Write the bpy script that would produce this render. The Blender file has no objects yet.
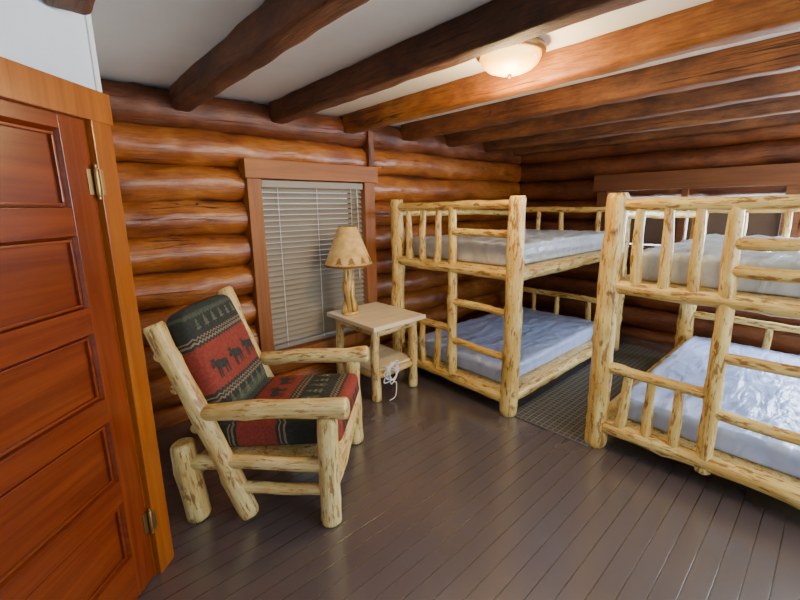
import bpy, bmesh, math, random
from mathutils import Vector, Matrix, noise
from mathutils.geometry import tessellate_polygon
random.seed(7)
SC = bpy.context.scene
COL = SC.collection

# ------------------------------------------------------------------ materials
def mat(name, rough=0.5, color=(0.8,0.8,0.8), metal=0.0, coat=0.0):
    m = bpy.data.materials.new(name); m.use_nodes = True
    nt = m.node_tree; b = nt.nodes['Principled BSDF']
    b.inputs['Base Color'].default_value = (*color,1)
    b.inputs['Roughness'].default_value = rough
    b.inputs['Metallic'].default_value = metal
    b.inputs['Coat Weight'].default_value = coat
    b.inputs['Coat Roughness'].default_value = 0.25
    return m, nt, b
def node(nt, t, **kw):
    n = nt.nodes.new(t)
    for k,v in kw.items():
        setattr(n,k,v)
    return n
def coords(nt, scale=(1,1,1), attr='pc', rot=(0,0,0)):
    if attr == 'obj':
        c = node(nt,'ShaderNodeTexCoord').outputs['Object']
    else:
        a = node(nt,'ShaderNodeAttribute'); a.attribute_name = attr
        c = a.outputs['Vector']
    mp = node(nt,'ShaderNodeMapping')
    mp.inputs['Scale'].default_value = scale
    mp.inputs['Rotation'].default_value = rot
    nt.links.new(c, mp.inputs['Vector'])
    return mp.outputs['Vector']
def ntex(nt, vec, scale=1.0, detail=4, rough=0.6, dist=0.0):
    n = node(nt,'ShaderNodeTexNoise')
    n.inputs['Scale'].default_value = scale; n.inputs['Detail'].default_value = detail
    n.inputs['Roughness'].default_value = rough; n.inputs['Distortion'].default_value = dist
    nt.links.new(vec, n.inputs['Vector'])
    return n.outputs['Fac']
def ramp(nt, fac, stops, interp='LINEAR'):
    r = node(nt,'ShaderNodeValToRGB'); cr = r.color_ramp; cr.interpolation = interp
    while len(cr.elements) < len(stops): cr.elements.new(0.5)
    for e,(p,c) in zip(cr.elements, stops):
        e.position = p; e.color = (*c,1) if len(c)==3 else c
    nt.links.new(fac, r.inputs['Fac'])
    return r.outputs['Color']
def mix(nt, fac, a, b, mode='MIX'):
    n = node(nt,'ShaderNodeMix', data_type='RGBA', blend_type=mode)
    if isinstance(fac,(int,float)): n.inputs[0].default_value = fac
    else: nt.links.new(fac, n.inputs[0])
    for i,v in ((6,a),(7,b)):
        if isinstance(v,tuple): n.inputs[i].default_value = (*v,1)
        else: nt.links.new(v, n.inputs[i])
    return n.outputs[2]
def math_(nt, op, a, b=None, c=None):
    n = node(nt,'ShaderNodeMath', operation=op)
    for i,v in enumerate((a,b,c)):
        if v is None: continue
        if isinstance(v,(int,float)): n.inputs[i].default_value = v
        else: nt.links.new(v, n.inputs[i])
    return n.outputs[0]
def bump(nt, b, h, strength=0.3, dist=0.01):
    n = node(nt,'ShaderNodeBump'); n.inputs['Strength'].default_value = strength
    n.inputs['Distance'].default_value = dist
    nt.links.new(h, n.inputs['Height']); nt.links.new(n.outputs['Normal'], b.inputs['Normal'])
def attrf(nt, name):
    a = node(nt,'ShaderNodeAttribute'); a.attribute_name = name
    return a.outputs['Fac']
K=(0,0,0); W=(1,1,1)

def make_pine(name, cream, honey, dark, fleck=0.60):
    m,nt,b = mat(name, 0.42, coat=0.15)
    n1 = ntex(nt, coords(nt,(10,10,3.5)), 1, 5, 0.65, 0.4)
    base = ramp(nt, n1, [(0.36,cream),(0.60,honey)])
    n2 = ntex(nt, coords(nt,(30,30,8)), 1, 4, 0.62, 0.2)
    f = ramp(nt, n2, [(fleck-0.02,K),(fleck+0.03,(0.85,0.85,0.85))])
    c = mix(nt, f, base, dark)
    n4 = ntex(nt, coords(nt,(65,65,10)), 1, 3, 0.6, 0.0)
    f2 = ramp(nt, n4, [(0.58,K),(0.64,(0.75,0.75,0.75))])
    c = mix(nt, f2, c, (dark[0]*1.5,dark[1]*1.3,dark[2]))
    n3 = ntex(nt, coords(nt,(90,90,3)), 1, 2, 0.5)
    g = ramp(nt, n3, [(0.35,(0.80,0.78,0.74)),(0.6,W)])
    c = mix(nt, 1.0, c, g, 'MULTIPLY')
    kf = ramp(nt, attrf(nt,'kn'), [(0.25,K),(0.75,W)])
    c = mix(nt, kf, c, (0.17,0.065,0.018))
    nt.links.new(c, b.inputs['Base Color'])
    bump(nt,b,n2,0.7,0.010)
    return m
PINE = make_pine('peeled_pine', (0.92,0.74,0.27),(0.72,0.46,0.11),(0.24,0.10,0.022),0.585)
PINE2 = make_pine('pale_pine', (0.92,0.76,0.35),(0.72,0.50,0.16),(0.26,0.115,0.03),0.60)

def make_log(name, c1, c2, c3, rough=0.42, coat=0.15, low=0.5, spec=0.5, bs=0.8):
    m,nt,b = mat(name, rough, coat=coat)
    b.inputs['Specular IOR Level'].default_value=spec
    n1 = ntex(nt, coords(nt,(4,4,2.4)), 1, 8, 0.68, 0.2)
    base = ramp(nt, n1, [(0.34,c1),(0.5,c2),(0.66,c3)])
    n2 = ntex(nt, coords(nt,(26,26,0.55)), 1, 2, 0.4)
    line = math_(nt,'ABSOLUTE',math_(nt,'SUBTRACT',n2,0.5))
    n6 = ntex(nt, coords(nt,(3,3,1.2)), 1, 2, 0.5)
    gate = ramp(nt, n6, [(0.50,K),(0.58,W)])
    lf = mix(nt, 1.0, ramp(nt, line, [(0.004,W),(0.014,K)]), gate, 'MULTIPLY')
    n3 = ntex(nt, coords(nt,(80,80,8)), 1, 4, 0.65)
    g2 = ramp(nt, n3, [(0.34,(0.64,0.59,0.56)),(0.58,W)])
    c = mix(nt, 1.0, base, g2, 'MULTIPLY')
    c = mix(nt, lf, c, (0.04,0.012,0.005))
    kf = ramp(nt, attrf(nt,'kn'), [(0.2,K),(0.6,W)])
    c = mix(nt, kf, c, (0.06,0.016,0.005))
    nt.links.new(c, b.inputs['Base Color'])
    h = math_(nt,'SUBTRACT',math_(nt,'ADD',math_(nt,'MULTIPLY',n3,0.7),n1),lf)
    bump(nt,b,h,bs,0.007)
    return m
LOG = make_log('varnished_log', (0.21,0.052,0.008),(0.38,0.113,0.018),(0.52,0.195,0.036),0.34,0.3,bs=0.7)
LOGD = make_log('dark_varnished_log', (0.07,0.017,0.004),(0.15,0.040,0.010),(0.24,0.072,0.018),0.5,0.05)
BEAM = make_log('stained_beam', (0.045,0.015,0.005),(0.11,0.037,0.012),(0.19,0.068,0.021), 0.65, 0.0, bs=1.0)
BEAMW = make_log('warm_stained_beam', (0.07,0.021,0.006),(0.16,0.052,0.012),(0.26,0.094,0.023), 0.6, 0.0, bs=1.0)
BEAML = make_log('lamplit_beam', (0.16,0.050,0.009),(0.31,0.108,0.016),(0.45,0.185,0.033), 0.5, 0.0, bs=1.0)  # lighter beam copy: glow of the nearby ceiling light put into the colour
DARK,_,_ = mat('dark_chinking', 0.8, (0.045,0.016,0.008))

def make_board(name, c1, c2, rough=0.3, axis=2, coat=0.3):
    m,nt,b = mat(name, rough, coat=coat)
    sc=[22,22,22]; sc[axis]=1.2
    n1 = ntex(nt, coords(nt,tuple(sc)), 1, 5, 0.6, 0.8)
    c = ramp(nt, n1, [(0.35,c1),(0.65,c2)])
    nt.links.new(c, b.inputs['Base Color'])
    bump(nt,b,n1,0.08,0.003)
    return m
DOORM = make_board('varnished_door', (0.150,0.021,0.003),(0.24,0.040,0.005), 0.26, 0, 0.25)
DOORV = make_board('varnished_door_stile', (0.165,0.024,0.003),(0.26,0.045,0.005), 0.26, 2, 0.25)
CASE = make_board('orange_casing', (0.29,0.070,0.006),(0.41,0.120,0.011), 0.3)
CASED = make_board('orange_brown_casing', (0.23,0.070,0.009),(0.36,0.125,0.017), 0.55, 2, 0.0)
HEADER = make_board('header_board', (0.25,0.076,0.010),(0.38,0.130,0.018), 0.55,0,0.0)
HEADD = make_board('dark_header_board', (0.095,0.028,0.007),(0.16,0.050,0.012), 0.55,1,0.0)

m,nt,b = mat('painted_ceiling', 0.8)
n1 = ntex(nt, coords(nt,(2,2,2),'obj'), 1, 4, 0.6)
nt.links.new(ramp(nt,n1,[(0.3,(0.78,0.80,0.77)),(0.7,(0.86,0.87,0.83))]), b.inputs['Base Color'])
CEIL=m
m,nt,b = mat('painted_plaster', 0.75)
n1 = ntex(nt, coords(nt,(3,3,3),'obj'), 1, 4, 0.6)
nt.links.new(ramp(nt,n1,[(0.3,(0.66,0.72,0.75)),(0.7,(0.76,0.81,0.83))]), b.inputs['Base Color'])
PLASTER=m

m,nt,b = mat('painted_floorboards', 0.3)
vec = coords(nt,(1,1,1),'obj')
br = node(nt,'ShaderNodeTexBrick'); br.offset=0.37; br.offset_frequency=2
br.inputs['Scale'].default_value=1.0; br.inputs['Brick Width'].default_value=4.6
br.inputs['Row Height'].default_value=0.085; br.inputs['Mortar Size'].default_value=0.0030
br.inputs['Mortar Smooth'].default_value=0.6; br.inputs['Bias'].default_value=0.0
br.inputs['Color1'].default_value=(0.096,0.078,0.084,1); br.inputs['Color2'].default_value=(0.103,0.084,0.090,1)
br.inputs['Mortar'].default_value=(0.024,0.018,0.019,1)
nt.links.new(vec, br.inputs['Vector'])
n1 = ntex(nt, coords(nt,(0.9,1.4,1),'obj'), 1, 3, 0.5)
pt = ramp(nt,n1,[(0.3,(0.95,0.94,0.94)),(0.7,(1.05,1.05,1.05))])
c = mix(nt,1.0,br.outputs['Color'],pt,'MULTIPLY')
nt.links.new(c,b.inputs['Base Color'])
rr = ramp(nt,n1,[(0.3,(0.19,0.19,0.19)),(0.7,(0.28,0.28,0.28))])
nt.links.new(rr,b.inputs['Roughness'])
b.inputs['Specular IOR Level'].default_value=1.0
b.inputs['Coat Weight'].default_value=1.0; b.inputs['Coat Roughness'].default_value=0.22
n7 = ntex(nt, coords(nt,(3,14,1),'obj'), 1, 3, 0.5)
bump(nt,b,math_(nt,'SUBTRACT',math_(nt,'MULTIPLY',n7,0.5),math_(nt,'MULTIPLY',br.outputs['Fac'],1.0)),0.35,0.004)
FLOOR=m

def vinyl(name,c1,c2,bs,rough=0.33):
    m,nt,b = mat(name, rough)
    v1 = ntex(nt, coords(nt,(2.0,7,3),'obj',(0,0,0.5)), 1, 3, 0.5, 1.6)
    v2 = ntex(nt, coords(nt,(7,2.0,3),'obj',(0,0,-0.3)), 1, 3, 0.5, 1.2)
    nt.links.new(ramp(nt,v1,[(0.3,c1),(0.7,c2)]), b.inputs['Base Color'])
    bump(nt,b,math_(nt,'ADD',v1,v2),bs,0.025)
    return m
VINYL=vinyl('blue_vinyl_mattress_cover',(0.38,0.48,0.82),(0.50,0.60,0.89),0.7,0.30)
VINYLU=vinyl('grey_vinyl_mattress_cover',(0.44,0.48,0.54),(0.60,0.64,0.68),0.9,0.30)
m,nt,b = mat('woven_mat', 0.9)
vec=coords(nt,(1,1,1),'obj')
br = node(nt,'ShaderNodeTexBrick'); br.offset=0.0
br.inputs['Scale'].default_value=1.0; br.inputs['Brick Width'].default_value=0.042; br.inputs['Row Height'].default_value=0.042
br.inputs['Mortar Size'].default_value=0.0035
br.inputs['Color1'].default_value=(0.045,0.046,0.045,1); br.inputs['Color2'].default_value=(0.062,0.063,0.061,1)
br.inputs['Mortar'].default_value=(0.17,0.17,0.155,1)
nt.links.new(vec,br.inputs['Vector']); nt.links.new(br.outputs['Color'],b.inputs['Base Color'])
MATM=m
BRASS,_,_ = mat('aged_brass',0.35,(0.45,0.30,0.12),0.9)
BRONZE,_,_ = mat('bronze_fitting',0.4,(0.20,0.12,0.05),0.7)
WHITEP,_,_ = mat('white_plastic',0.4,(0.80,0.80,0.78))
SLAT,nt,b = mat('blind_slat',0.5,(0.31,0.27,0.20))
SLATD,nt,b = mat('dark_blind_slat',0.7,(0.10,0.065,0.045))
SASH,_,_ = mat('white_sash',0.5,(0.5,0.5,0.48))
GLASS,nt,b = mat('window_glass',0.02,(1,1,1))
tr = node(nt,'ShaderNodeBsdfTransparent'); gl=node(nt,'ShaderNodeBsdfGlossy'); gl.inputs['Roughness'].default_value=0.03
ms = node(nt,'ShaderNodeMixShader'); ms.inputs[0].default_value=0.06
nt.links.new(tr.outputs[0],ms.inputs[1]); nt.links.new(gl.outputs[0],ms.inputs[2])
nt.links.new(ms.outputs[0], nt.nodes['Material Output'].inputs['Surface'])
GLOW,nt,b = mat('lit_frosted_glass',0.3,(0.9,0.55,0.18))
lw=node(nt,'ShaderNodeLayerWeight'); lw.inputs['Blend'].default_value=0.5
nt.links.new(ramp(nt,lw.outputs['Facing'],[(0.0,(1,0.66,0.20)),(0.35,(1,0.46,0.06)),(0.8,(0.8,0.26,0.01))]), b.inputs['Emission Color'])
b.inputs['Emission Strength'].default_value=4.5
m,nt,b = mat('parchment_shade',0.7)
n1=ntex(nt,coords(nt,(12,12,12),'pc'),1,4,0.65)
nt.links.new(ramp(nt,n1,[(0.35,(0.52,0.32,0.09)),(0.65,(0.80,0.58,0.22))]),b.inputs['Base Color'])
b.inputs['Emission Color'].default_value=(0.95,0.58,0.20,1); b.inputs['Emission Strength'].default_value=0.09
SHADE=m
SHADED,_,_ = mat('shade_binding',0.8,(0.22,0.10,0.03))
SHADEF,_,_ = mat('faded_shade_print',0.8,(0.34,0.18,0.05))
def fabric(name, col, col2):
    m,nt,b = mat(name,0.95)
    n1=ntex(nt,coords(nt,(60,60,60),'pc'),1,3,0.7)
    nt.links.new(ramp(nt,n1,[(0.35,col),(0.65,col2)]),b.inputs['Base Color'])
    bump(nt,b,n1,0.2,0.003)
    return m
F_DARK=fabric('fabric_charcoal',(0.022,0.022,0.02),(0.05,0.048,0.042))
F_GREEN=fabric('fabric_green',(0.07,0.095,0.06),(0.12,0.14,0.09))
def banded(name, stops):
    m,nt,b = mat(name,0.95)
    a=node(nt,'ShaderNodeAttribute'); a.attribute_name='pc'
    sp=node(nt,'ShaderNodeSeparateXYZ'); nt.links.new(a.outputs['Vector'],sp.inputs[0])
    tri=math_(nt,'PINGPONG',sp.outputs['X'],0.014)
    v=math_(nt,'ADD',sp.outputs['Y'],math_(nt,'MULTIPLY',tri,0.9))
    v=math_(nt,'ADD',v,0.5)
    c=ramp(nt,v,stops,'CONSTANT')
    n1=ntex(nt,coords(nt,(70,70,70),'pc'),1,3,0.7)
    g=ramp(nt,n1,[(0.3,(0.6,0.6,0.6)),(0.7,(1.1,1.1,1.1))])
    nt.links.new(mix(nt,1.0,c,g,'MULTIPLY'),b.inputs['Base Color'])
    bump(nt,b,n1,0.2,0.003)
    return m
D=(0.034,0.038,0.032); R=(0.28,0.046,0.030); G=(0.07,0.09,0.062); T=(0.25,0.19,0.12)
BAND_B=banded('lodge_fabric_back',[(0.0,D),(0.24,G),(0.29,D),(0.33,T),(0.341,D),(0.353,T),(0.361,D),(0.38,R),(0.625,D),(0.64,T),(0.651,D),(0.663,T),(0.671,D),(0.77,G),(0.795,D)])
BAND_S=banded('lodge_fabric_seat',[(0.0,R),(0.23,D),(0.245,T),(0.256,D),(0.268,T),(0.276,D),(0.46,T),(0.472,D),(0.485,T),(0.493,D),(0.51,R),(0.72,D),(0.735,T),(0.747,D),(0.76,T),(0.768,D)])

# ------------------------------------------------------------------ mesh builder
class MB:
    def __init__(s): s.v=[]; s.f=[]; s.m=[]; s.pc=[]; s.sm=[]; s.mats=[]; s.kn=[]
    def mi(s,m):
        if m not in s.mats: s.mats.append(m)
        return s.mats.index(m)
    def add(s, vs, fs, m, pcs=None, smooth=True, kn=None):
        o=len(s.v); i=s.mi(m)
        s.v += [Vector(v) for v in vs]
        s.pc += ([Vector(p) for p in pcs] if pcs else [Vector(v) for v in vs])
        s.kn += (kn if kn else [0.0]*len(vs))
        for k,f in enumerate(fs):
            s.f.append([x+o for x in f]); s.m.append(i)
            s.sm.append(smooth if isinstance(smooth,bool) else smooth[k])
    def box(s, lo, hi, m, seed=0.0, T=None, bev=0.0):
        lo=Vector(lo); hi=Vector(hi)
        if bev>0:
            bm=bmesh.new(); bmesh.ops.create_cube(bm,size=1)
            for v in bm.verts: v.co=Vector([(lo[i]+hi[i])/2+v.co[i]*(hi[i]-lo[i]) for i in range(3)])
            bmesh.ops.bevel(bm,geom=bm.edges[:]+bm.verts[:],offset=bev,segments=2,affect='EDGES',profile=0.7)
            bm.verts.index_update()
            vs=[v.co.copy() for v in bm.verts]; fs=[[v.index for v in f.verts] for f in bm.faces]; bm.free()
        else:
            vs=[Vector((x,y,z)) for x in (lo.x,hi.x) for y in (lo.y,hi.y) for z in (lo.z,hi.z)]
            fs=[(0,1,3,2),(4,6,7,5),(0,4,5,1),(2,3,7,6),(0,2,6,4),(1,5,7,3)]
        pcs=[v+Vector((seed*3.1,seed*5.7,seed*1.3)) for v in vs]
        if T: vs=[T@v for v in vs]
        s.add(vs,fs,m,pcs,False)
    def pole(s, p0, p1, r0, r1=None, m=None, seed=None, seg=14, wob=0.05, bow=0.008, step=0.045, sq=1.0, endr=0.72, asp=1.0, knots=0.0, kamp=0.20, ksz=1.0):
        p0=Vector(p0); p1=Vector(p1); r1=r0 if r1 is None else r1
        seed=random.random()*100 if seed is None else seed
        rg=random.Random(int(seed*1000)+5)
        ax=p1-p0; L=ax.length; ax.normalize()
        up=Vector((0,0,1)) if abs(ax.z)<0.9 else Vector((1,0,0))
        a=ax.cross(up).normalized(); b=ax.cross(a).normalized()
        n=max(3,int(L/step)); e=min(0.35*r0, L*0.1)
        ks=[(rg.uniform(0.05*L,0.95*L),rg.uniform(0,2*math.pi),rg.uniform(0.5,1.0)) for _ in range(int(L*knots+rg.random()))]
        ts=[(0,endr),(e*0.35,0.9),(e,1.0)]+[(L*i/n,1.0) for i in range(1,n) if e*1.5<L*i/n<L-e*1.5]+[(L-e,1.0),(L-e*0.35,0.9),(L,endr)]
        vs=[];pc=[];kn=[];so=Vector((seed*1.7,seed*0.9,seed*2.3))
        for (z,k) in ts:
            t=z/L; rb=(r0+(r1-r0)*t); r=rb*k*(1+0.9*wob*noise.noise(Vector((seed,z*6,3))))
            fade=math.sin(math.pi*t)
            c=p0+ax*z+a*(bow*fade*noise.noise(Vector((seed+5,z*2,0)))*2)+b*(bow*fade*noise.noise(Vector((seed+9,z*2,1)))*2)
            for j in range(seg):
                th=2*math.pi*j/seg; cs,sn=math.cos(th),math.sin(th)
                if sq!=1.0:
                    cs=math.copysign(abs(cs)**sq,cs); sn=math.copysign(abs(sn)**sq,sn)
                rr=r*(1+wob*noise.noise(Vector((cs*1.6,sn*1.6,z*7))+so))
                kv=0.0
                for (kz,kt,ka) in ks:
                    dth=abs((th-kt+math.pi)%(2*math.pi)-math.pi)*rb; dz=abs(z-kz)
                    s1=rb*0.42*ksz
                    if dz<s1*4 and dth<s1*4:
                        g=math.exp(-(dth*dth+dz*dz)/(s1*s1)); rr+=rb*kamp*ka*g
                        kv=max(kv,math.exp(-(dth*dth+dz*dz)/(s1*s1*0.35))*ka)
                kn.append(kv)
                vs.append(c+a*cs*rr*asp+b*sn*rr); pc.append(Vector((cs*r,sn*r,z))+so)
        nr=len(ts); fs=[];sm=[]
        for i in range(nr-1):
            for j in range(seg):
                k=(j+1)%seg
                fs.append((i*seg+j,i*seg+k,(i+1)*seg+k,(i+1)*seg+j)); sm.append(True)
        fs.append(list(range(seg))[::-1]); sm.append(False)
        fs.append([(nr-1)*seg+j for j in range(seg)]); sm.append(False)
        s.add(vs,[list(reversed(f)) for f in fs],m,pc,sm,kn)
    def tube(s, pts, r, m, seg=8):
        pts=[Vector(p) for p in pts]
        P=[pts[0]]+pts+[pts[-1]]; out=[]
        for i in range(1,len(P)-2):
            for k in range(6):
                t=k/6; p0,p1,p2,p3=P[i-1],P[i],P[i+1],P[i+2]
                out.append(0.5*((2*p1)+(p2-p0)*t+(2*p0-5*p1+4*p2-p3)*t*t+(3*p1-p0-3*p2+p3)*t**3))
        out.append(pts[-1]); vs=[]; fs=[]
        a=None
        for i,p in enumerate(out):
            d=(out[min(i+1,len(out)-1)]-out[max(i-1,0)]).normalized()
            if a is None: a=d.orthogonal().normalized()
            a=(a-d*a.dot(d)).normalized(); b=d.cross(a)
            for j in range(seg):
                th=2*math.pi*j/seg; vs.append(p+a*math.cos(th)*r+b*math.sin(th)*r)
        for i in range(len(out)-1):
            for j in range(seg):
                k=(j+1)%seg; fs.append((i*seg+j,i*seg+k,(i+1)*seg+k,(i+1)*seg+j))
        fs.append(list(range(seg))[::-1]); fs.append([(len(out)-1)*seg+j for j in range(seg)])
        s.add(vs,fs,m)
    def lathe(s, prof, m, center=(0,0,0), seg=32):
        c=Vector(center); vs=[];fs=[]
        for (r,z) in prof:
            for j in range(seg):
                th=2*math.pi*j/seg; vs.append(c+Vector((r*math.cos(th),r*math.sin(th),z)))
        for i in range(len(prof)-1):
            for j in range(seg):
                k=(j+1)%seg; fs.append((i*seg+j,i*seg+k,(i+1)*seg+k,(i+1)*seg+j))
        s.add(vs,fs,m)
    def rbox(s, size, rad, m, T, res=0.02, disp=None):
        hx,hy,hz=[v/2 for v in size]; mp={}; vs=[];fs=[];pcs=[]
        def vid(p):
            k=(round(p.x,5),round(p.y,5),round(p.z,5))
            if k not in mp:
                inner=Vector((max(-hx+rad,min(hx-rad,p.x)),max(-hy+rad,min(hy-rad,p.y)),max(-hz+rad,min(hz-rad,p.z))))
                d=p-inner
                q=inner+(d.normalized()*rad if d.length>1e-9 else d)
                if disp: q=disp(q)
                mp[k]=len(vs); vs.append(T@q); pcs.append(q.copy())
            return mp[k]
        def lin(h):
            n=max(2,int(2*h/res)); inner=[-h+rad+(2*h-2*rad)*i/n for i in range(n+1)]
            e=[-h, -h+rad*0.25,-h+rad*0.6]
            return e+inner+[-x for x in reversed(e)]
        X,Y,Z=lin(hx),lin(hy),lin(hz)
        for (A,B,fn,flip) in ((X,Y,lambda a,b:Vector((a,b,hz)),False),(X,Y,lambda a,b:Vector((a,b,-hz)),True),
                         (X,Z,lambda a,b:Vector((a,-hy,b)),False),(X,Z,lambda a,b:Vector((a,hy,b)),True),
                         (Y,Z,lambda a,b:Vector((hx,a,b)),False),(Y,Z,lambda a,b:Vector((-hx,a,b)),True)):
            for i in range(len(A)-1):
                for j in range(len(B)-1):
                    q=[vid(fn(A[i],B[j])),vid(fn(A[i+1],B[j])),vid(fn(A[i+1],B[j+1])),vid(fn(A[i],B[j+1]))]
                    fs.append(q[::-1] if flip else q)
        s.add(vs,fs,m,pcs)
    def obj(s, name, parent=None, label=None, origin=None):
        me=bpy.data.meshes.new(name)
        o=Vector(origin) if origin is not None else Vector((0,0,0))
        me.from_pydata([v-o for v in s.v],[],s.f); 
        for m in s.mats: me.materials.append(m)
        me.polygons.foreach_set('material_index',s.m); me.polygons.foreach_set('use_smooth',s.sm)
        at=me.attributes.new('pc','FLOAT_VECTOR','POINT')
        at.data.foreach_set('vector',[c for p in s.pc for c in p])
        ak=me.attributes.new('kn','FLOAT','POINT'); ak.data.foreach_set('value',s.kn)
        me.update()
        ob=bpy.data.objects.new(name,me); COL.objects.link(ob); ob.location=o
        if parent: ob.parent=parent
        if label: ob['label']=label
        return ob
def empty(name, loc, rotz=0, **props):
    e=bpy.data.objects.new(name,None); e.location=loc; e.rotation_euler=(0,0,rotz); e.empty_display_size=0.1
    COL.objects.link(e)
    for k,v in props.items(): e[k]=v
    return e
def tag(o, **props):
    for k,v in props.items(): o[k]=v
    return o
def pole_part(name,parent,p0,p1,r0,r1=None,mat_=PINE,**kw):
    b=MB(); kw.setdefault('knots',8.0); kw.setdefault('wob',0.13)
    b.pole(p0,p1,r0,r1,mat_,**kw)
    mid=(Vector(p0)+Vector(p1))/2
    return b.obj(name,parent,origin=mid)

# ------------------------------------------------------------------ room dims
YW=3.20; XF=5.20; H=2.42; YB=-1.7; XL=-1.25
b=MB(); b.box((XL-0.15,YB-0.15,-0.06),(XF+0.4,YW+0.4,0),FLOOR)
tag(b.obj('floor'),kind='structure',label='grey-brown painted wood plank floor with satin sheen')
b=MB(); b.box((XL-0.15,YB-0.15,H),(XF+0.4,YW+0.4,H+0.06),CEIL)
tag(b.obj('ceiling'),kind='structure',label='white painted ceiling between log beams')

W1=(1.37,2.40,0.36,1.82)
W2=(0.42,1.98,1.10,1.76)
W5=(-1.50,0.12,0.93,2.00)
PITCH=0.255
b=MB()
b.box((0.0,YW+0.115,0),(W1[0],YW+0.25,H),DARK); b.box((W1[1],YW+0.115,0),(XF+0.25,YW+0.25,H),DARK)
b.box((W1[0],YW+0.115,0),(W1[1],YW+0.25,W1[2]),DARK); b.box((W1[0],YW+0.115,W1[3]),(W1[1],YW+0.25,H),DARK)
for k in range(10):
    z=k*PITCH+ (0.0 if k else 0.03); r=0.131 if k else 0.1
    if k==9: z=2.288; r=0.13
    segs=[(0.1,XF+0.1)] if not (2<=k<=7) else [(0.1,W1[0]-0.02),(W1[1]+0.02,XF+0.1)]
    for (x0,x1) in segs:
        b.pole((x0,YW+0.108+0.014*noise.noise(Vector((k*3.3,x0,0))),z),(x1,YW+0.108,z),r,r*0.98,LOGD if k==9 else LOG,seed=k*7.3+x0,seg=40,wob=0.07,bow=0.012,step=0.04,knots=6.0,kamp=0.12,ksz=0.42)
tag(b.obj('wall_back'),kind='structure',label='wall of stacked reddish orange-brown varnished logs')
b=MB()
X1_,X2_=XF+0.13,XF+0.25
b.box((X1_,YB-0.1,0),(X2_,W5[0],H),DARK); b.box((X1_,W5[1],0),(X2_,W2[0],H),DARK); b.box((X1_,W2[1],0),(X2_,YW+0.25,H),DARK)
b.box((X1_,W2[0],0),(X2_,W2[1],W2[2]),DARK); b.box((X1_,W2[0],W2[3]),(X2_,W2[1],H),DARK)
b.box((X1_,W5[0],0),(X2_,W5[1],W5[2]),DARK); b.box((X1_,W5[0],W5[3]),(X2_,W5[1],H),DARK)
for k in range(10):
    z=k*PITCH+ (0.0 if k else 0.03); r=0.129 if k else 0.1
    if k==9: z=2.288; r=0.13
    cuts=[]
    if 4<=k<=7: cuts.append(W5[:2])
    if 5<=k<=6: cuts.append(W2[:2])
    y=YB; segs=[]
    for c0,c1 in cuts: segs.append((y,c0-0.02)); y=c1+0.02
    segs.append((y,YW+0.05))
    for (y0,y1) in segs:
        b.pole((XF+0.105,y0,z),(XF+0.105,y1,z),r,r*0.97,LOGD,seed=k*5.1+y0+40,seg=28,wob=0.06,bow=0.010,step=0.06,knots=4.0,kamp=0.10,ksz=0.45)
tag(b.obj('wall_right'),kind='structure',label='wall of stacked dark reddish-brown logs')
W3=(1.3,3.3,0.9,2.0)
b=MB()
b.box((XL-0.1,YB-0.12,0),(W3[0],YB,H),PLASTER); b.box((W3[1],YB-0.12,0),(XF+0.13,YB,H),PLASTER)
b.box((W3[0],YB-0.12,0),(W3[1],YB,W3[2]),PLASTER); b.box((W3[0],YB-0.12,W3[3]),(W3[1],YB,H),PLASTER)
tag(b.obj('wall_front'),kind='structure',label='light plaster wall')
b=MB(); b.box((XL-0.12,YB,0),(XL,0.42,H),PLASTER)
tag(b.obj('wall_left'),kind='structure',label='light plaster wall')
P1=Vector((0.250,1.925,0))
DT=Matrix(((-0.70711,0.70711,0,P1.x),(-0.70711,-0.70711,0,P1.y),(0,0,1,0),(0,0,0,1)))
b=MB()
b.box((0.0,-0.10,2.0),(2.16,0,H),PLASTER,T=DT); b.box((0.95,-0.10,0),(2.16,0,2.0),PLASTER,T=DT)
b.box((0.0,-0.10,0),(0.09,0,2.0),PLASTER,T=DT)
b.box((0.07,1.94,0),(0.17,YW,H),PLASTER)
tag(b.obj('wall_door'),kind='structure',label='pale plaster partition wall around the door')
b=MB(); b.box((-0.005,-0.02,2.02),(0.018,0.006,H),WHITEP,T=DT)
tag(b.obj('trim_4'),kind='structure',label='thin white corner strip above the door casing')
b=MB()
b.box((0.0,0.0,0),(0.095,0.025,1.915),CASE,seed=1,T=DT,bev=0.004)
b.box((0.92,0.0,0),(1.02,0.025,1.915),CASE,seed=2,T=DT,bev=0.004)
b.box((-0.008,0.0,1.912),(1.035,0.029,2.02),CASE,seed=3,T=DT,bev=0.004)
b.box((0.09,-0.10,0),(0.102,0.0,1.93),CASE,seed=4,T=DT)
b.box((0.09,-0.10,1.914),(0.93,0.0,1.93),CASE,seed=6,T=DT)
tag(b.obj('trim_1'),kind='structure',label='glossy orange-brown wooden door casing')
b=MB()
a0,a1=0.104,0.915; zb,zt=0.012,1.912; th0,th1=-0.036,0.004
st=0.105
rails=[(zb,0.21)]; z=0.21; ph=0.255
for i in range(5):
    z+=ph; t=z+0.095 if i<4 else zt
    rails.append((z,t)); z=t
b.box((a0,th0,zb),(a0+st,th1,zt),DOORV,seed=1,T=DT,bev=0.002)
b.box((a1-st,th0,zb),(a1,th1,zt),DOORV,seed=2,T=DT,bev=0.002)
for i,(z0,z1) in enumerate(rails):
    b.box((a0+st,th0,z0),(a1-st,th1,z1),DOORM,seed=3+i,T=DT,bev=0.002)
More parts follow.
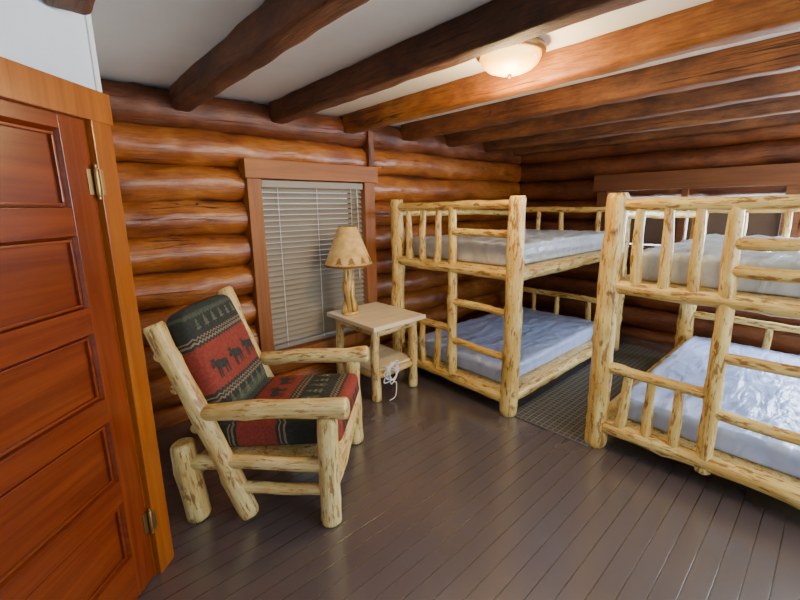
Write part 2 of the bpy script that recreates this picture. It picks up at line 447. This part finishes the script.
for i in range(5):
    z0=rails[i][1]; z1=rails[i+1][0]
    A0,A1=a0+st,a1-st; y1=th1-0.001; y2=th1-0.022; w=0.012
    vs=[(A0,y1,z0),(A1,y1,z0),(A1,y1,z1),(A0,y1,z1),
        (A0+w,y2,z0+w*0.3),(A1-w,y2,z0+w*0.3),(A1-w,y2,z1-w),(A0+w,y2,z1-w)]
    pcs=[Vector(v)+Vector((i*2.1+9,0,i*1.7)) for v in vs]
    b.add([DT@Vector(v) for v in vs],[(0,1,5,4),(1,2,6,5),(2,3,7,6),(3,0,4,7),(4,5,6,7)],DOORM,pcs,False)
    # thin raised moulding round each panel
    q0,q1,r0_,r1_=A0+0.012,A0+0.022,th1-0.022,th1-0.010
    for lo,hi in (((A0+.012,r0_,z0+.006),(A1-.012,r1_,z0+.016)),((A0+.012,r0_,z1-.022),(A1-.012,r1_,z1-.012)),
                  ((A0+.012,r0_,z0+.016),(A0+.022,r1_,z1-.022)),((A1-.022,r0_,z0+.016),(A1-.012,r1_,z1-.022))):
        b.box(lo,hi,DOORM,seed=i+30,T=DT,bev=0.003)
door=tag(b.obj('door_1'),kind='structure',label='glossy deep reddish-brown five-panel wooden door, closed')
for zc in (1.70,0.28):
    h=MB()
    h.box((0.078,0.023,zc-0.045),(0.094,0.028,zc+0.045),BRASS,T=DT,bev=0.001)
    h.box((0.106,0.003,zc-0.045),(0.128,0.008,zc+0.045),BRASS,T=DT,bev=0.001)
    h.pole(DT@Vector((0.100,0.018,zc-0.05)),DT@Vector((0.100,0.018,zc+0.05)),0.007,0.007,BRASS,wob=0,bow=0,seg=10)
    for dz in (-0.056,0.056):
        h.pole(DT@Vector((0.100,0.018,zc+dz-0.006)),DT@Vector((0.100,0.018,zc+dz+0.006)),0.005,0.005,BRASS,wob=0,bow=0,seg=10)
    h.obj('hinge',door,label='aged brass butt hinge')
k=MB()
k.pole(DT@Vector((0.86,0.0,0.95)),DT@Vector((0.86,0.035,0.95)),0.012,0.012,BRASS,wob=0,bow=0)
k.pole(DT@Vector((0.86,0.035,0.95)),DT@Vector((0.86,0.065,0.95)),0.028,0.024,BRASS,wob=0,bow=0,endr=0.6)
k.obj('door_knob',door,label='round brass knob')

# ------------------------------------------------------------------ window_1
win=empty('window_1',(1.885,YW,0.36),kind='structure',label='window with orange-brown casing in the log wall')
def wpart(mb,name,par):
    ob=mb.obj(name,par); ob.matrix_parent_inverse=Matrix.Translation(-par.location); return ob
yf=YW-0.055
b=MB()
b.box((1.262,yf,0.30),(1.375,YW+0.13,1.83),CASED,seed=1,bev=0.004)
b.box((2.395,yf,0.30),(2.515,YW+0.13,1.83),CASED,seed=2,bev=0.004)
b.box((1.25,yf-0.02,0.27),(2.53,YW+0.13,0.37),CASED,seed=3,bev=0.006)
b.box((1.375,YW+0.06,1.80),(2.395,YW+0.13,1.84),CASED,seed=4)
wpart(b,'casing',win)
b=MB(); b.box((1.24,yf-0.03,1.83),(2.535,YW+0.05,1.975),HEADER,seed=5,bev=0.006)
wpart(b,'header_board',win)
b=MB()
for x0,x1,z0,z1 in ((1.375,1.42,.37,1.80),(2.35,2.395,.37,1.80),(1.375,2.395,.37,.42),(1.375,2.395,1.76,1.80),(1.375,2.395,1.07,1.11)):
    b.box((x0,YW+0.09,z0),(x1,YW+0.12,z1),SASH)
wpart(b,'sash',win)
b=MB(); b.box((1.40,YW+0.102,0.4),(2.37,YW+0.106,1.78),GLASS); wpart(b,'glass_pane',win)
bl=empty('window_blind',(1.885,YW+0.0,1.80),category='blind',label='lowered tan horizontal slat blind covering the window')
b=MB(); b.box((1.385,YW-0.035,1.765),(2.385,YW+0.03,1.82),SLAT,bev=0.004); wpart(b,'headrail',bl)
b=MB(); z=1.75
while z>0.43:
    n=6; vs=[];fs=[]
    for i in range(n+1):
        t=i/n-0.5; a=math.radians(52)
        dy=t*0.05; cz=0.005*(1-(2*t)**2)
        y=dy*math.cos(a)-cz*math.sin(a); zz=dy*math.sin(a)+cz*math.cos(a)
        vs+= [(1.392,YW+0.0+y,z+zz),(2.378,YW+0.0+y,z+zz)]
    for i in range(n): fs.append((2*i,2*i+1,2*i+3,2*i+2))
    b.add(vs,fs,SLAT); z-=0.046
wpart(b,'blind_slats',bl)
b=MB(); b.box((1.392,YW-0.025,0.39),(2.378,YW+0.025,0.415),SLAT,bev=0.004); wpart(b,'bottom_rail',bl)
b=MB()
for x in (1.52,1.885,2.25): b.tube([(x,YW-0.026,1.77),(x,YW-0.027,1.1),(x,YW-0.026,0.41)],0.0025,WHITEP,6)
b.tube([(2.31,YW-0.04,1.77),(2.315,YW-0.045,1.3),(2.31,YW-0.045,0.9)],0.004,WHITEP,6)
wpart(b,'cord',bl)
b=MB(); b.box((2.46,YW-0.05,1.975),(2.52,YW+0.05,2.30),LOGD,bev=0.005)
tag(b.obj('trim_2'),kind='structure',label='dark vertical wooden strip above the window corner')
# window_2
win=empty('window_2',(XF,1.2,1.10),kind='structure',label='wide low window with dark wood casing behind the bunks')
xf=XF-0.055
b=MB()
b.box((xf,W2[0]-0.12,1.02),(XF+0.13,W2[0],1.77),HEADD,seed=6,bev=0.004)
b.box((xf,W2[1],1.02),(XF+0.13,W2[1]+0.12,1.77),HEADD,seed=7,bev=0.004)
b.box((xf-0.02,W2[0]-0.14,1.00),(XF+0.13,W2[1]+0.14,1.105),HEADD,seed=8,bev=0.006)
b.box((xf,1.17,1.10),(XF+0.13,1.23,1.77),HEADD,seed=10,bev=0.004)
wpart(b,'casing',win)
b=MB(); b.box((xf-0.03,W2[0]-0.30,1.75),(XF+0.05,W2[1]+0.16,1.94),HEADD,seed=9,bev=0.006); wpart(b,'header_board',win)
b=MB(); b.box((XF+0.10,W2[0],1.10),(XF+0.104,W2[1],1.75),GLASS); wpart(b,'glass_pane',win)
for y0,y1 in ((W2[0]+0.01,1.16),(1.24,W2[1]-0.01)):
    bl=empty('window_blind',(XF+0.04,(y0+y1)/2,1.61),category='blind',label='closed dark slat blind with a bright gap above it')
    b=MB(); b.box((XF+0.02,y0,1.600),(XF+0.07,y1,1.628),SLATD,bev=0.003); wpart(b,'headrail',bl)
    b=MB(); z=1.585
    while z>1.13:
        a=math.radians(-70); dx=0.025*math.cos(a); dz=0.025*math.sin(a)
        b.add([(XF+0.045-dx,y0,z-dz),(XF+0.045-dx,y1,z-dz),(XF+0.045+dx,y1,z+dz),(XF+0.045+dx,y0,z+dz)],[(0,1,2,3)],SLATD); z-=0.042
    wpart(b,'blind_slats',bl)
    b=MB(); b.box((XF+0.025,y0,1.108),(XF+0.065,y1,1.125),SLATD,bev=0.003); wpart(b,'bottom_rail',bl)
win=empty('fill_window',(2.3,YB,0.9),kind='structure',label='white framed window added behind the camera to let in fill light')  # unseen window, added only to carry the fill light
b=MB()
for x0,x1,z0,z1 in ((1.25,1.33,.86,2.04),(3.27,3.35,.86,2.04),(1.25,3.35,.86,.93),(1.25,3.35,1.97,2.04),(2.27,2.33,.9,2.0)):
    b.box((x0,YB-0.08,z0),(x1,YB+0.02,z1),SASH)
wpart(b,'casing',win)
win=empty('window_4',(XF,-0.7,0.93),kind='structure',label='bright window with dark wood casing beside the bunk')
b=MB()
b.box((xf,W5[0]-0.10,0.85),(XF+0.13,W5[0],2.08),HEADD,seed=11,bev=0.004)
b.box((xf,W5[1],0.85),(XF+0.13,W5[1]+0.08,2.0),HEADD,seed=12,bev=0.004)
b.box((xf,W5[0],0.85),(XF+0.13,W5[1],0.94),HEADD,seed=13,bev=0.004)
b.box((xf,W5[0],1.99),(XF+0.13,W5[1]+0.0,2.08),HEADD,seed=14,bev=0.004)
wpart(b,'casing',win)

# ------------------------------------------------------------------ ceiling beams
bx=[0.185,0.87,1.57,2.27,2.98,3.67,4.37,5.03]
for i,x in enumerate(bx):
    ye = YW+0.02 if i else 1.82
    b=MB()
    zc=H-0.075-(0.03 if i==0 else 0)
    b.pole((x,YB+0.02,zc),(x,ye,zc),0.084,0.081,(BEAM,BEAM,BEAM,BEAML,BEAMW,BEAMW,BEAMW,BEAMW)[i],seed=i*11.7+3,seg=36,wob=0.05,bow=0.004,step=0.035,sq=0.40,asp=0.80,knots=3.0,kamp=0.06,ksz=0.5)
    b.v=[Vector((v.x,v.y,min(v.z,H+0.02))) for v in b.v]
    tag(b.obj('ceiling_beam',origin=(x,(YB+ye)/2,H-0.065)),category='beam',group='ceiling beams',
        label='rough-hewn beam coloured lighter, as lit by the ceiling light beside it' if i==3 else ('dark brown rough-hewn beam running under the white ceiling' if i<3 else 'warm brown rough-hewn beam above the bunk beds'))

# ------------------------------------------------------------------ ceiling light
lp=empty('ceiling_light',(1.985,1.315,H),category='light',label='lit dome ceiling light with bronze rim between the beams')
b=MB(); b.lathe([(0.0,0),(0.13,0),(0.17,-0.012),(0.180,-0.03),(0.178,-0.046),(0.165,-0.054),(0.15,-0.04),(0.0,-0.04)],BRONZE,seg=40); b.obj('lamp_base',lp,label='bronze round fixture pan')
b=MB(); b.lathe([(0.155,-0.04),(0.158,-0.06),(0.145,-0.09),(0.115,-0.115),(0.07,-0.132),(0.02,-0.14),(0.0,-0.14)],GLOW,seg=40); b.obj('lamp_shade',lp,label='glowing frosted glass dome')
b=MB(); b.lathe([(0.0,-0.139),(0.012,-0.142),(0.012,-0.15),(0.006,-0.158),(0.0,-0.16)],BRONZE,seg=16); b.obj('finial',lp,label='small bronze finial')

# ------------------------------------------------------------------ bunk beds
def bunk(X0,X1,Ya,Yb,extra_rung,label,lf,zbot):
    e=empty('bunk_bed',((X0+X1)/2,(Ya+Yb)/2,0),category='bunk bed',group='log bunk beds',label=label)
    o=e.location.copy()
    def P(name,p0,p1,r0,r1=None,**kw):
        return pole_part(name,e,Vector(p0)-o,Vector(p1)-o,r0,r1,**kw)
    for (x,y) in ((X0,Ya),(X0,Yb),(X1,Ya),(X1,Yb)):
        P('post',(x,y,0),(x,y,1.665 if x==X0 else 1.61),0.066,0.060,seg=20,endr=0.85,wob=0.10,knots=10)
    yl=Ya-(Ya-Yb)*lf
    for x,foot in ((X0,True),(X1,False)):
        zt=1.60 if foot else 1.545
        P('rail',(x,Ya-.03,zt-.005),(x,Yb+.03,zt+.005),0.038 if foot else 0.033,0.032 if foot else 0.029)
        P('rail',(x,Ya-.03,1.10),(x,Yb+.03,1.09),0.043,0.039)
        P('rail',(x,Ya-.03,zbot),(x,Yb+.03,zbot),0.045,0.052)
        zl=0.57 if foot else 0.53
        if foot:
            P('rail',(x,Ya-.03,0.575),(x,yl,0.565),0.035,0.030)
            P('ladder_post',(x,yl-0.012,0.10),(x,yl+0.012,1.60),0.044,0.033,seg=18,wob=0.14)
            ys=[Ya-(Ya-yl)*t for t in (0.25,0.5,0.75)]
            zs=[0.80,0.46,1.40]+([1.26] if extra_rung else [])
            for z in zs: P('rung',(x,yl,z+random.uniform(-.01,.01)),(x,Yb+.03,z+random.uniform(-.01,.01)),0.031,0.027)
        else:
            P('rail',(x,Ya-.03,zl),(x,Yb+.03,zl),0.034,0.032)
            ys=[Ya-(Ya-Yb)*t for t in (0.24,0.47,0.78)]
        for y in ys:
            t1,t2=random.uniform(-.022,.022),random.uniform(-.022,.022)
            P('spindle',(x,y,zbot),(x,y+t1,zl),0.032,0.025,wob=0.16)
            P('spindle',(x,y,1.10),(x,y+t2,zt),0.033 if foot else 0.028,0.024,wob=0.16)
    for y in (Ya,Yb):
        P('side_rail',(X0+.03,y,1.09),(X1-.03,y,1.09),0.044,0.041)
        P('side_rail',(X0+.03,y,zbot),(X1-.03,y,zbot),0.045,0.048)
    P('guard_rail',(X0+.03,Ya,1.54),(X1-.03,Ya,1.50),0.032,0.028)
    for z in (1.125,zbot+0.035):
        b=MB(); b.box(Vector((X0+.02,Yb+.02,z-0.015))-o,Vector((X1-.02,Ya-.02,z+0.010))-o,PINE2)
        b.obj('bed_deck',e,label='flat board under the mattress')
    for z,h,vm in ((1.1365,0.17,VINYLU),(zbot+0.0465,0.14,VINYL)):
        sx=X1-X0-0.17; sy=Ya-Yb-0.16; sd=random.random()*50
        up=z>1
        def disp(q):
            n=noise.noise(Vector((q.x*3,q.y*4,sd)))*(0.010 if up else 0.007)
            rg_=1-abs(noise.noise(Vector((q.x*4+q.y*3,q.y*7-q.x*2,sd+3))))
            rg2=1-abs(noise.noise(Vector((q.x*9-q.y*5,q.y*5+q.x*3,sd+9))))
            n+=(rg_**7)*(0.014 if up else 0.008)+(rg2**8)*(0.008 if up else 0.004)
            edge=noise.noise(Vector((q.x*7,q.z*20,sd+7)))*0.006
            if up: edge+=0.007*math.cos(q.z*2*math.pi/0.08)*(1 if q.y>0 else -1)*(1 if abs(q.y)>sy/2-0.02 else 0)
            return Vector((q.x,q.y+edge,q.z+(n if q.z>0 else 0)))
        m_=MB(); m_.rbox((sx,sy,h),0.035,vm,Matrix.Identity(4),res=0.022,disp=disp)
        ob=m_.obj('mattress'); ob.location=((X0+X1)/2,(Ya+Yb)/2,z+h/2)
        tag(ob,category='mattress',group='bunk mattresses',
            label='grey crinkled vinyl mattress on the upper bunk' if up else 'shiny pale blue vinyl mattress on the lower bunk')
    return e
bunk(2.54,4.60,2.85,1.575,False,'peeled log bunk bed standing against the window wall',0.54,0.13)
bunk(2.62,4.68,0.945,-0.335,True,'peeled log bunk bed standing beside the woven mat',0.45,0.16)

b=MB(); b.rbox((2.35,0.60,0.012),0.005,MATM,Matrix.Identity(4),res=0.1)
ob=b.obj('floor_mat'); ob.location=(3.72,1.26,0.0065)
tag(ob,category='rug',label='dark grey grid-patterned floor mat between the bunk beds')

# ------------------------------------------------------------------ armchair
ch=empty('armchair',(0.43,2.087,0),math.atan2(-0.71,0.70),category='armchair',
   label='peeled log armchair with lodge-pattern red and charcoal cushions')
Wd=0.73
def C(name,p0,p1,r0,r1=None,**kw): return pole_part(name,ch,p0,p1,r0,r1,mat_=PINE2,**kw)
bt=Vector((-0.11,0,1.06)); bb=Vector((0.28,0,0.0))
d=(bt-bb).normalized(); n=Vector((d.z,0,-d.x))
for y in (0.0,Wd):
    tp=bt if y==0 else bb.lerp(bt,1.03)
    C('front_leg',(0.71,y,0),(0.71,y,0.60),0.056,0.050,seg=18)
    C('rear_leg',(0.0,y,0),(-0.04,y,0.44),0.056,0.060,seg=18)
    C('back_post',(bb.x,y,0.03),(tp.x,y,tp.z),0.052,0.046,seg=18,endr=0.85)
    C('arm',(0.09,y,0.605),(0.82,y,0.645),0.042,0.054,seg=18)
    C('side_rail',(0.0,y,0.33),(0.71,y,0.33),0.038,0.034)
    C('stretcher',(0.22,y,0.19),(0.71,y,0.19),0.030,0.028)
C('front_rail',(0.71,0,0.29),(0.71,Wd,0.29),0.045,0.042)
C('front_rail',(0.70,0,0.15),(0.70,Wd,0.15),0.034,0.032)
C('rear_rail',(-0.01,0,0.26),(-0.01,Wd,0.26),0.038,0.036)
for t in (0.50,0.70,0.86):
    p=bb.lerp(bt,t)-n*0.055; C('back_rail',(p.x,0,p.z),(p.x,Wd,p.z),0.028,0.026)
b=MB(); b.box((0.10,0.04,0.335),(0.70,Wd-0.04,0.352),PINE2); b.obj('seat_deck',ch)

MOOSE=[(0.02,0.62),(0.06,0.72),(0.16,0.74),(0.10,0.84),(0.05,0.98),(0.13,0.92),(0.19,1.0),(0.24,0.9),(0.33,0.97),(0.28,0.8),(0.34,0.78),(0.45,0.82),(0.6,0.72),(0.85,0.70),(0.95,0.62),(0.97,0.45),(0.93,0.3),(0.95,0.0),(0.88,0.0),(0.85,0.25),(0.80,0.38),(0.76,0.3),(0.76,0.0),(0.69,0.0),(0.68,0.33),(0.5,0.36),(0.46,0.3),(0.46,0.0),(0.39,0.0),(0.38,0.3),(0.34,0.35),(0.33,0.0),(0.26,0.0),(0.27,0.4),(0.24,0.55),(0.16,0.56),(0.08,0.52)]
TREE=[(0.45,0),(0.55,0),(0.55,0.15),(0.95,0.15),(0.68,0.42),(0.85,0.42),(0.62,0.68),(0.75,0.68),(0.5,1.0),(0.25,0.68),(0.38,0.68),(0.15,0.42),(0.32,0.42),(0.05,0.15),(0.45,0.15)]
def decal(b,poly,x,y,w,h,surf,T,m,flip=False):
    pts=[Vector((x+((1-p[0]) if flip else p[0])*w,y+p[1]*h,0)) for p in poly]
    tris=tessellate_polygon([pts])
    bm=bmesh.new(); vv=[bm.verts.new(p) for p in pts]
    for t in tris:
        try: bm.faces.new([vv[i] for i in t])
        except ValueError: pass
    bmesh.ops.subdivide_edges(bm,edges=bm.edges[:],cuts=1,use_grid_fill=True)
    bm.normal_update(); bm.verts.index_update()
    loc=[surf(v.co.x,v.co.y) for v in bm.verts]
    fs=[[v.index for v in (f.verts if f.normal.z>0 else reversed(f.verts))] for f in bm.faces]
    b.add([T@q for q in loc],fs,m,loc,True); bm.free()
def cushion(w,h,t,T,base,decals,bulge=0.022,rad=0.055,taper=0.0):
    b=MB()
    def bf(x,y): return bulge*max(0,1-(2*x/w)**2)*max(0,1-(2*y/h)**2)
    def narrow(x,y):
        k=1-taper*max(0,(y/h)*2)**2.5
        return x*k
    def disp(q):
        wr=0.004*noise.noise(Vector((q.x*9,q.y*9,w*10)))
        sag=-taper*0.25*h*(abs(2*q.x/w)**2.5) if q.y>0 else 0
        return Vector((narrow(q.x,q.y),q.y+sag*(max(0,2*q.y/h)),q.z+(bf(q.x,q.y)+wr if q.z>0 else 0)))
    b.rbox((w,h,t),rad,base,T,res=0.02,disp=disp)
    def surf(x,y):
        sag=-taper*0.25*h*(abs(2*x/w)**2.5) if y>0 else 0
        return Vector((narrow(x,y),y+sag*max(0,2*y/h),t/2+bf(x,y)+0.004*noise.noise(Vector((x*9,y*9,w*10)))+0.0025))
    for (poly,x,y,pw,phh,m,fl) in decals: decal(b,poly,x,y,pw,phh,surf,T,m,fl)
    return b
cc=bb.lerp(bt,0.725)+n*0.042+Vector((0,0.330,0))
TB=Matrix(((0,d.x,n.x,cc.x),(1,d.y,n.y,cc.y),(0,d.z,n.z,cc.z),(0,0,0,1)))
dec=[]
for x in (-0.235,-0.075,0.085): dec.append((MOOSE,x,-0.08,0.14,0.12,F_DARK,False))
for x in (-0.22,-0.14,-0.06,0.02,0.10,0.17): dec.append((TREE,x,0.195,0.055,0.07,F_GREEN,True))
for x in (-0.22,-0.14,-0.06,0.02,0.10,0.17): dec.append((TREE,x,-0.255,0.06,0.08,F_GREEN,False))
b=cushion(0.545,0.66,0.125,TB,BAND_B,dec,bulge=0.020,rad=0.048,taper=0.10); b.obj('back_cushion',ch,label='charcoal cushion with brick-red moose band and green trees')
a=math.radians(4)
fx=Vector((-math.cos(a),0,-math.sin(a))); nz=Vector((-math.sin(a),0,math.cos(a)))
cs=Vector((0.435,Wd/2,0.452))
TS=Matrix(((0,fx.x,nz.x,cs.x),(-1,fx.y,nz.y,cs.y),(0,fx.z,nz.z,cs.z),(0,0,0,1)))
dec=[]
for x in (-0.25,-0.085,0.08): dec.append((MOOSE,x,0.055,0.14,0.11,F_DARK,False))
for x in (-0.27,-0.19,-0.11,-0.03,0.05,0.13,0.21): dec.append((TREE,x,-0.185,0.065,0.12,F_GREEN,False))
b=cushion(0.61,0.66,0.15,TS,BAND_S,dec,0.018,rad=0.04)
def surf_front(x,y): return Vector((x,-0.33-0.0025,y))
for x in (-0.26,-0.18,-0.10,-0.02,0.06,0.14,0.20): decal(b,TREE,x,-0.040,0.06,0.075,surf_front,TS,F_DARK)
b.obj('seat_cushion',ch,label='red and charcoal lodge-pattern seat cushion')

# ------------------------------------------------------------------ side table
tb=empty('side_table',(2.14,2.71,0),category='table',label='small peeled log side table under the window')
for (x,y) in ((-0.21,-0.26),(0.21,-0.26),(-0.21,0.26),(0.21,0.26)):
    pole_part('leg',tb,(x,y,0),(x,y,0.635),0.040,0.034,mat_=PINE2)
for y in (-0.26,0.26):
    pole_part('apron_rail',tb,(-0.21,y,0.59),(0.21,y,0.59),0.028,0.026,mat_=PINE2)
    pole_part('lower_rail',tb,(-0.21,y,0.22),(0.21,y,0.22),0.028,0.026,mat_=PINE2)
for x in (-0.21,0.21):
    pole_part('apron_rail',tb,(x,-0.26,0.59),(x,0.26,0.59),0.028,0.026,mat_=PINE2)
    pole_part('lower_rail',tb,(x,-0.26,0.22),(x,0.26,0.22),0.028,0.026,mat_=PINE2)
TOPM = make_board('light_tabletop',(0.84,0.69,0.42),(0.93,0.82,0.58),0.4,0,0.1)
b=MB()
for i in range(4):
    y0=-0.345+i*0.1725; b.box((-0.29,y0,0.635),(0.29,y0+0.170,0.672),TOPM,seed=i,bev=0.006)
b.obj('table_top',tb,label='pale cream plank table top')
b=MB()
for i in range(3):
    y0=-0.25+i*0.168; b.box((-0.235,y0,0.248),(0.235,y0+0.163,0.268),TOPM,seed=i+5,bev=0.003)
b.obj('shelf',tb)

# lamp
lx,ly=1.98,2.86
lm=empty('table_lamp',(lx,ly,0.6735),category='lamp',label='gnarled log table lamp with parchment shade on the side table')
b=MB(); b.lathe([(0.0,0),(0.080,0),(0.084,0.010),(0.080,0.024),(0.0,0.026)],PINE,seg=28); b.obj('lamp_base',lm,label='round wooden base disc')
pole_part('lamp_pole',lm,(0,0,0.024),(0.0,0,0.44),0.046,0.034,mat_=PINE,wob=0.30,knots=18,kamp=0.5,bow=0.03)
pole_part('branch',lm,(0.058,0.0,0.022),(0.034,0.005,0.38),0.022,0.016,mat_=PINE,wob=0.25,knots=14,kamp=0.5,bow=0.03)
pole_part('branch',lm,(-0.056,0.01,0.022),(-0.036,0.0,0.42),0.022,0.016,mat_=PINE,wob=0.25,knots=14,kamp=0.5,bow=0.03)
pole_part('branch',lm,(0.0,-0.056,0.022),(0.005,-0.040,0.30),0.020,0.016,mat_=PINE,wob=0.25,knots=14,kamp=0.5,bow=0.03)
pole_part('socket',lm,(0,0,0.44),(0,0,0.50),0.018,0.018,mat_=BRASS,wob=0,bow=0,knots=0)
b=MB(); b.lathe([(0.208,0.435),(0.080,0.765)],SHADE,seg=40); b.lathe([(0.078,0.765),(0.205,0.435)],SHADE,seg=40)
b.lathe([(0.210,0.432),(0.213,0.438),(0.207,0.450),(0.204,0.446)],SHADED,seg=40); b.lathe([(0.082,0.755),(0.079,0.769),(0.076,0.766)],SHADED,seg=40)
for ang in (-150,-118,-86,-54,0,60,120):
    pts=[Vector(((p[0]-0.5)*0.08,0.450+p[1]*0.07,0)) for p in TREE]
    tr_=tessellate_polygon([pts]); vs=[]
    for p in pts:
        r=0.208+(p.y-0.435)/0.33*(0.080-0.208)+0.002; th=math.radians(ang)+p.x/r
        vs.append((r*math.cos(th),r*math.sin(th),p.y))
    b.add(vs,[tuple(t) for t in tr_],SHADEF)
b.obj('lamp_shade',lm,label='mottled tan parchment cone shade with brown tree silhouettes')
b=MB(); 
for k in range(3):
    th=k*2.094; b.tube([(0,0,0.73),(0.040*math.cos(th),0.040*math.sin(th),0.747),(0.079*math.cos(th),0.079*math.sin(th),0.762)],0.003,BRASS,6)
b.tube([(0,0,0.5),(0,0,0.62),(0,0,0.735)],0.004,BRASS,6)
b.obj('shade_holder',lm)
b=MB()
pts=[(1.95,2.80,0.275),(1.97,2.60,0.275),(2.0,2.48,0.275),(2.03,2.40,0.275)]
rg=random.Random(3)
for k in range(20):
    th=k*1.9; pts.append((2.04+0.075*math.cos(th)+rg.uniform(-.025,.025),2.375+rg.uniform(-.02,.012),0.24+0.085*math.sin(th)+rg.uniform(-.025,.025)))
pts+=[(2.08,2.37,0.14),(2.05,2.35,0.04),(2.00,2.37,0.008)]
b.tube(pts,0.0045,WHITEP,8)
tag(b.obj('power_cord'),category='cable',label='tangled white power cord hanging from the side table shelf')

# ------------------------------------------------------------------ lights
def area(name,loc,rot,sx,sy,power,col):
    l=bpy.data.lights.new(name,'AREA'); l.shape='RECTANGLE'; l.size=sx; l.size_y=sy; l.energy=power; l.color=col
    o=bpy.data.objects.new(name,l); o.location=loc; o.rotation_euler=rot; COL.objects.link(o); return o
area('daylight_gap',(XF+0.35,1.2,1.55),(0,math.radians(90),0),0.9,1.9,150,(0.80,0.90,1.0))
area('daylight_right',(XF+0.28,-0.69,1.46),(0,math.radians(90),0),1.1,1.6,400,(0.68,0.82,1.0))
area('fill_front',(2.3,YB-0.2,1.5),(math.radians(90),0,0),2.1,1.2,105,(0.92,0.96,1.0))  # added fill lamp outside the unseen front window
pl=bpy.data.lights.new('ceiling_bulb','POINT'); pl.energy=48; pl.color=(1,0.68,0.32); pl.shadow_soft_size=0.10
po=bpy.data.objects.new('ceiling_bulb',pl); po.location=(1.985,1.315,H-0.28); COL.objects.link(po)
w=bpy.data.worlds.new('sky'); SC.world=w; w.use_nodes=True
w.node_tree.nodes['Background'].inputs[0].default_value=(0.75,0.85,1.0,1); w.node_tree.nodes['Background'].inputs[1].default_value=0.9

# ------------------------------------------------------------------ camera
cam=bpy.data.cameras.new('camera'); cam.sensor_width=36; cam.lens=18.0; cam.clip_start=0.02
cam.shift_y=-0.015
co=bpy.data.objects.new('camera',cam); COL.objects.link(co)
p=math.radians(11.5); y=math.radians(42.0)
R_=Matrix.Rotation(-y,4,'Z')@Matrix.Rotation(math.radians(90)-p,4,'X')@Matrix.Rotation(math.radians(-0.7),4,'Z')
co.matrix_world=Matrix.Translation((0,0,1.6))@R_
SC.camera=co
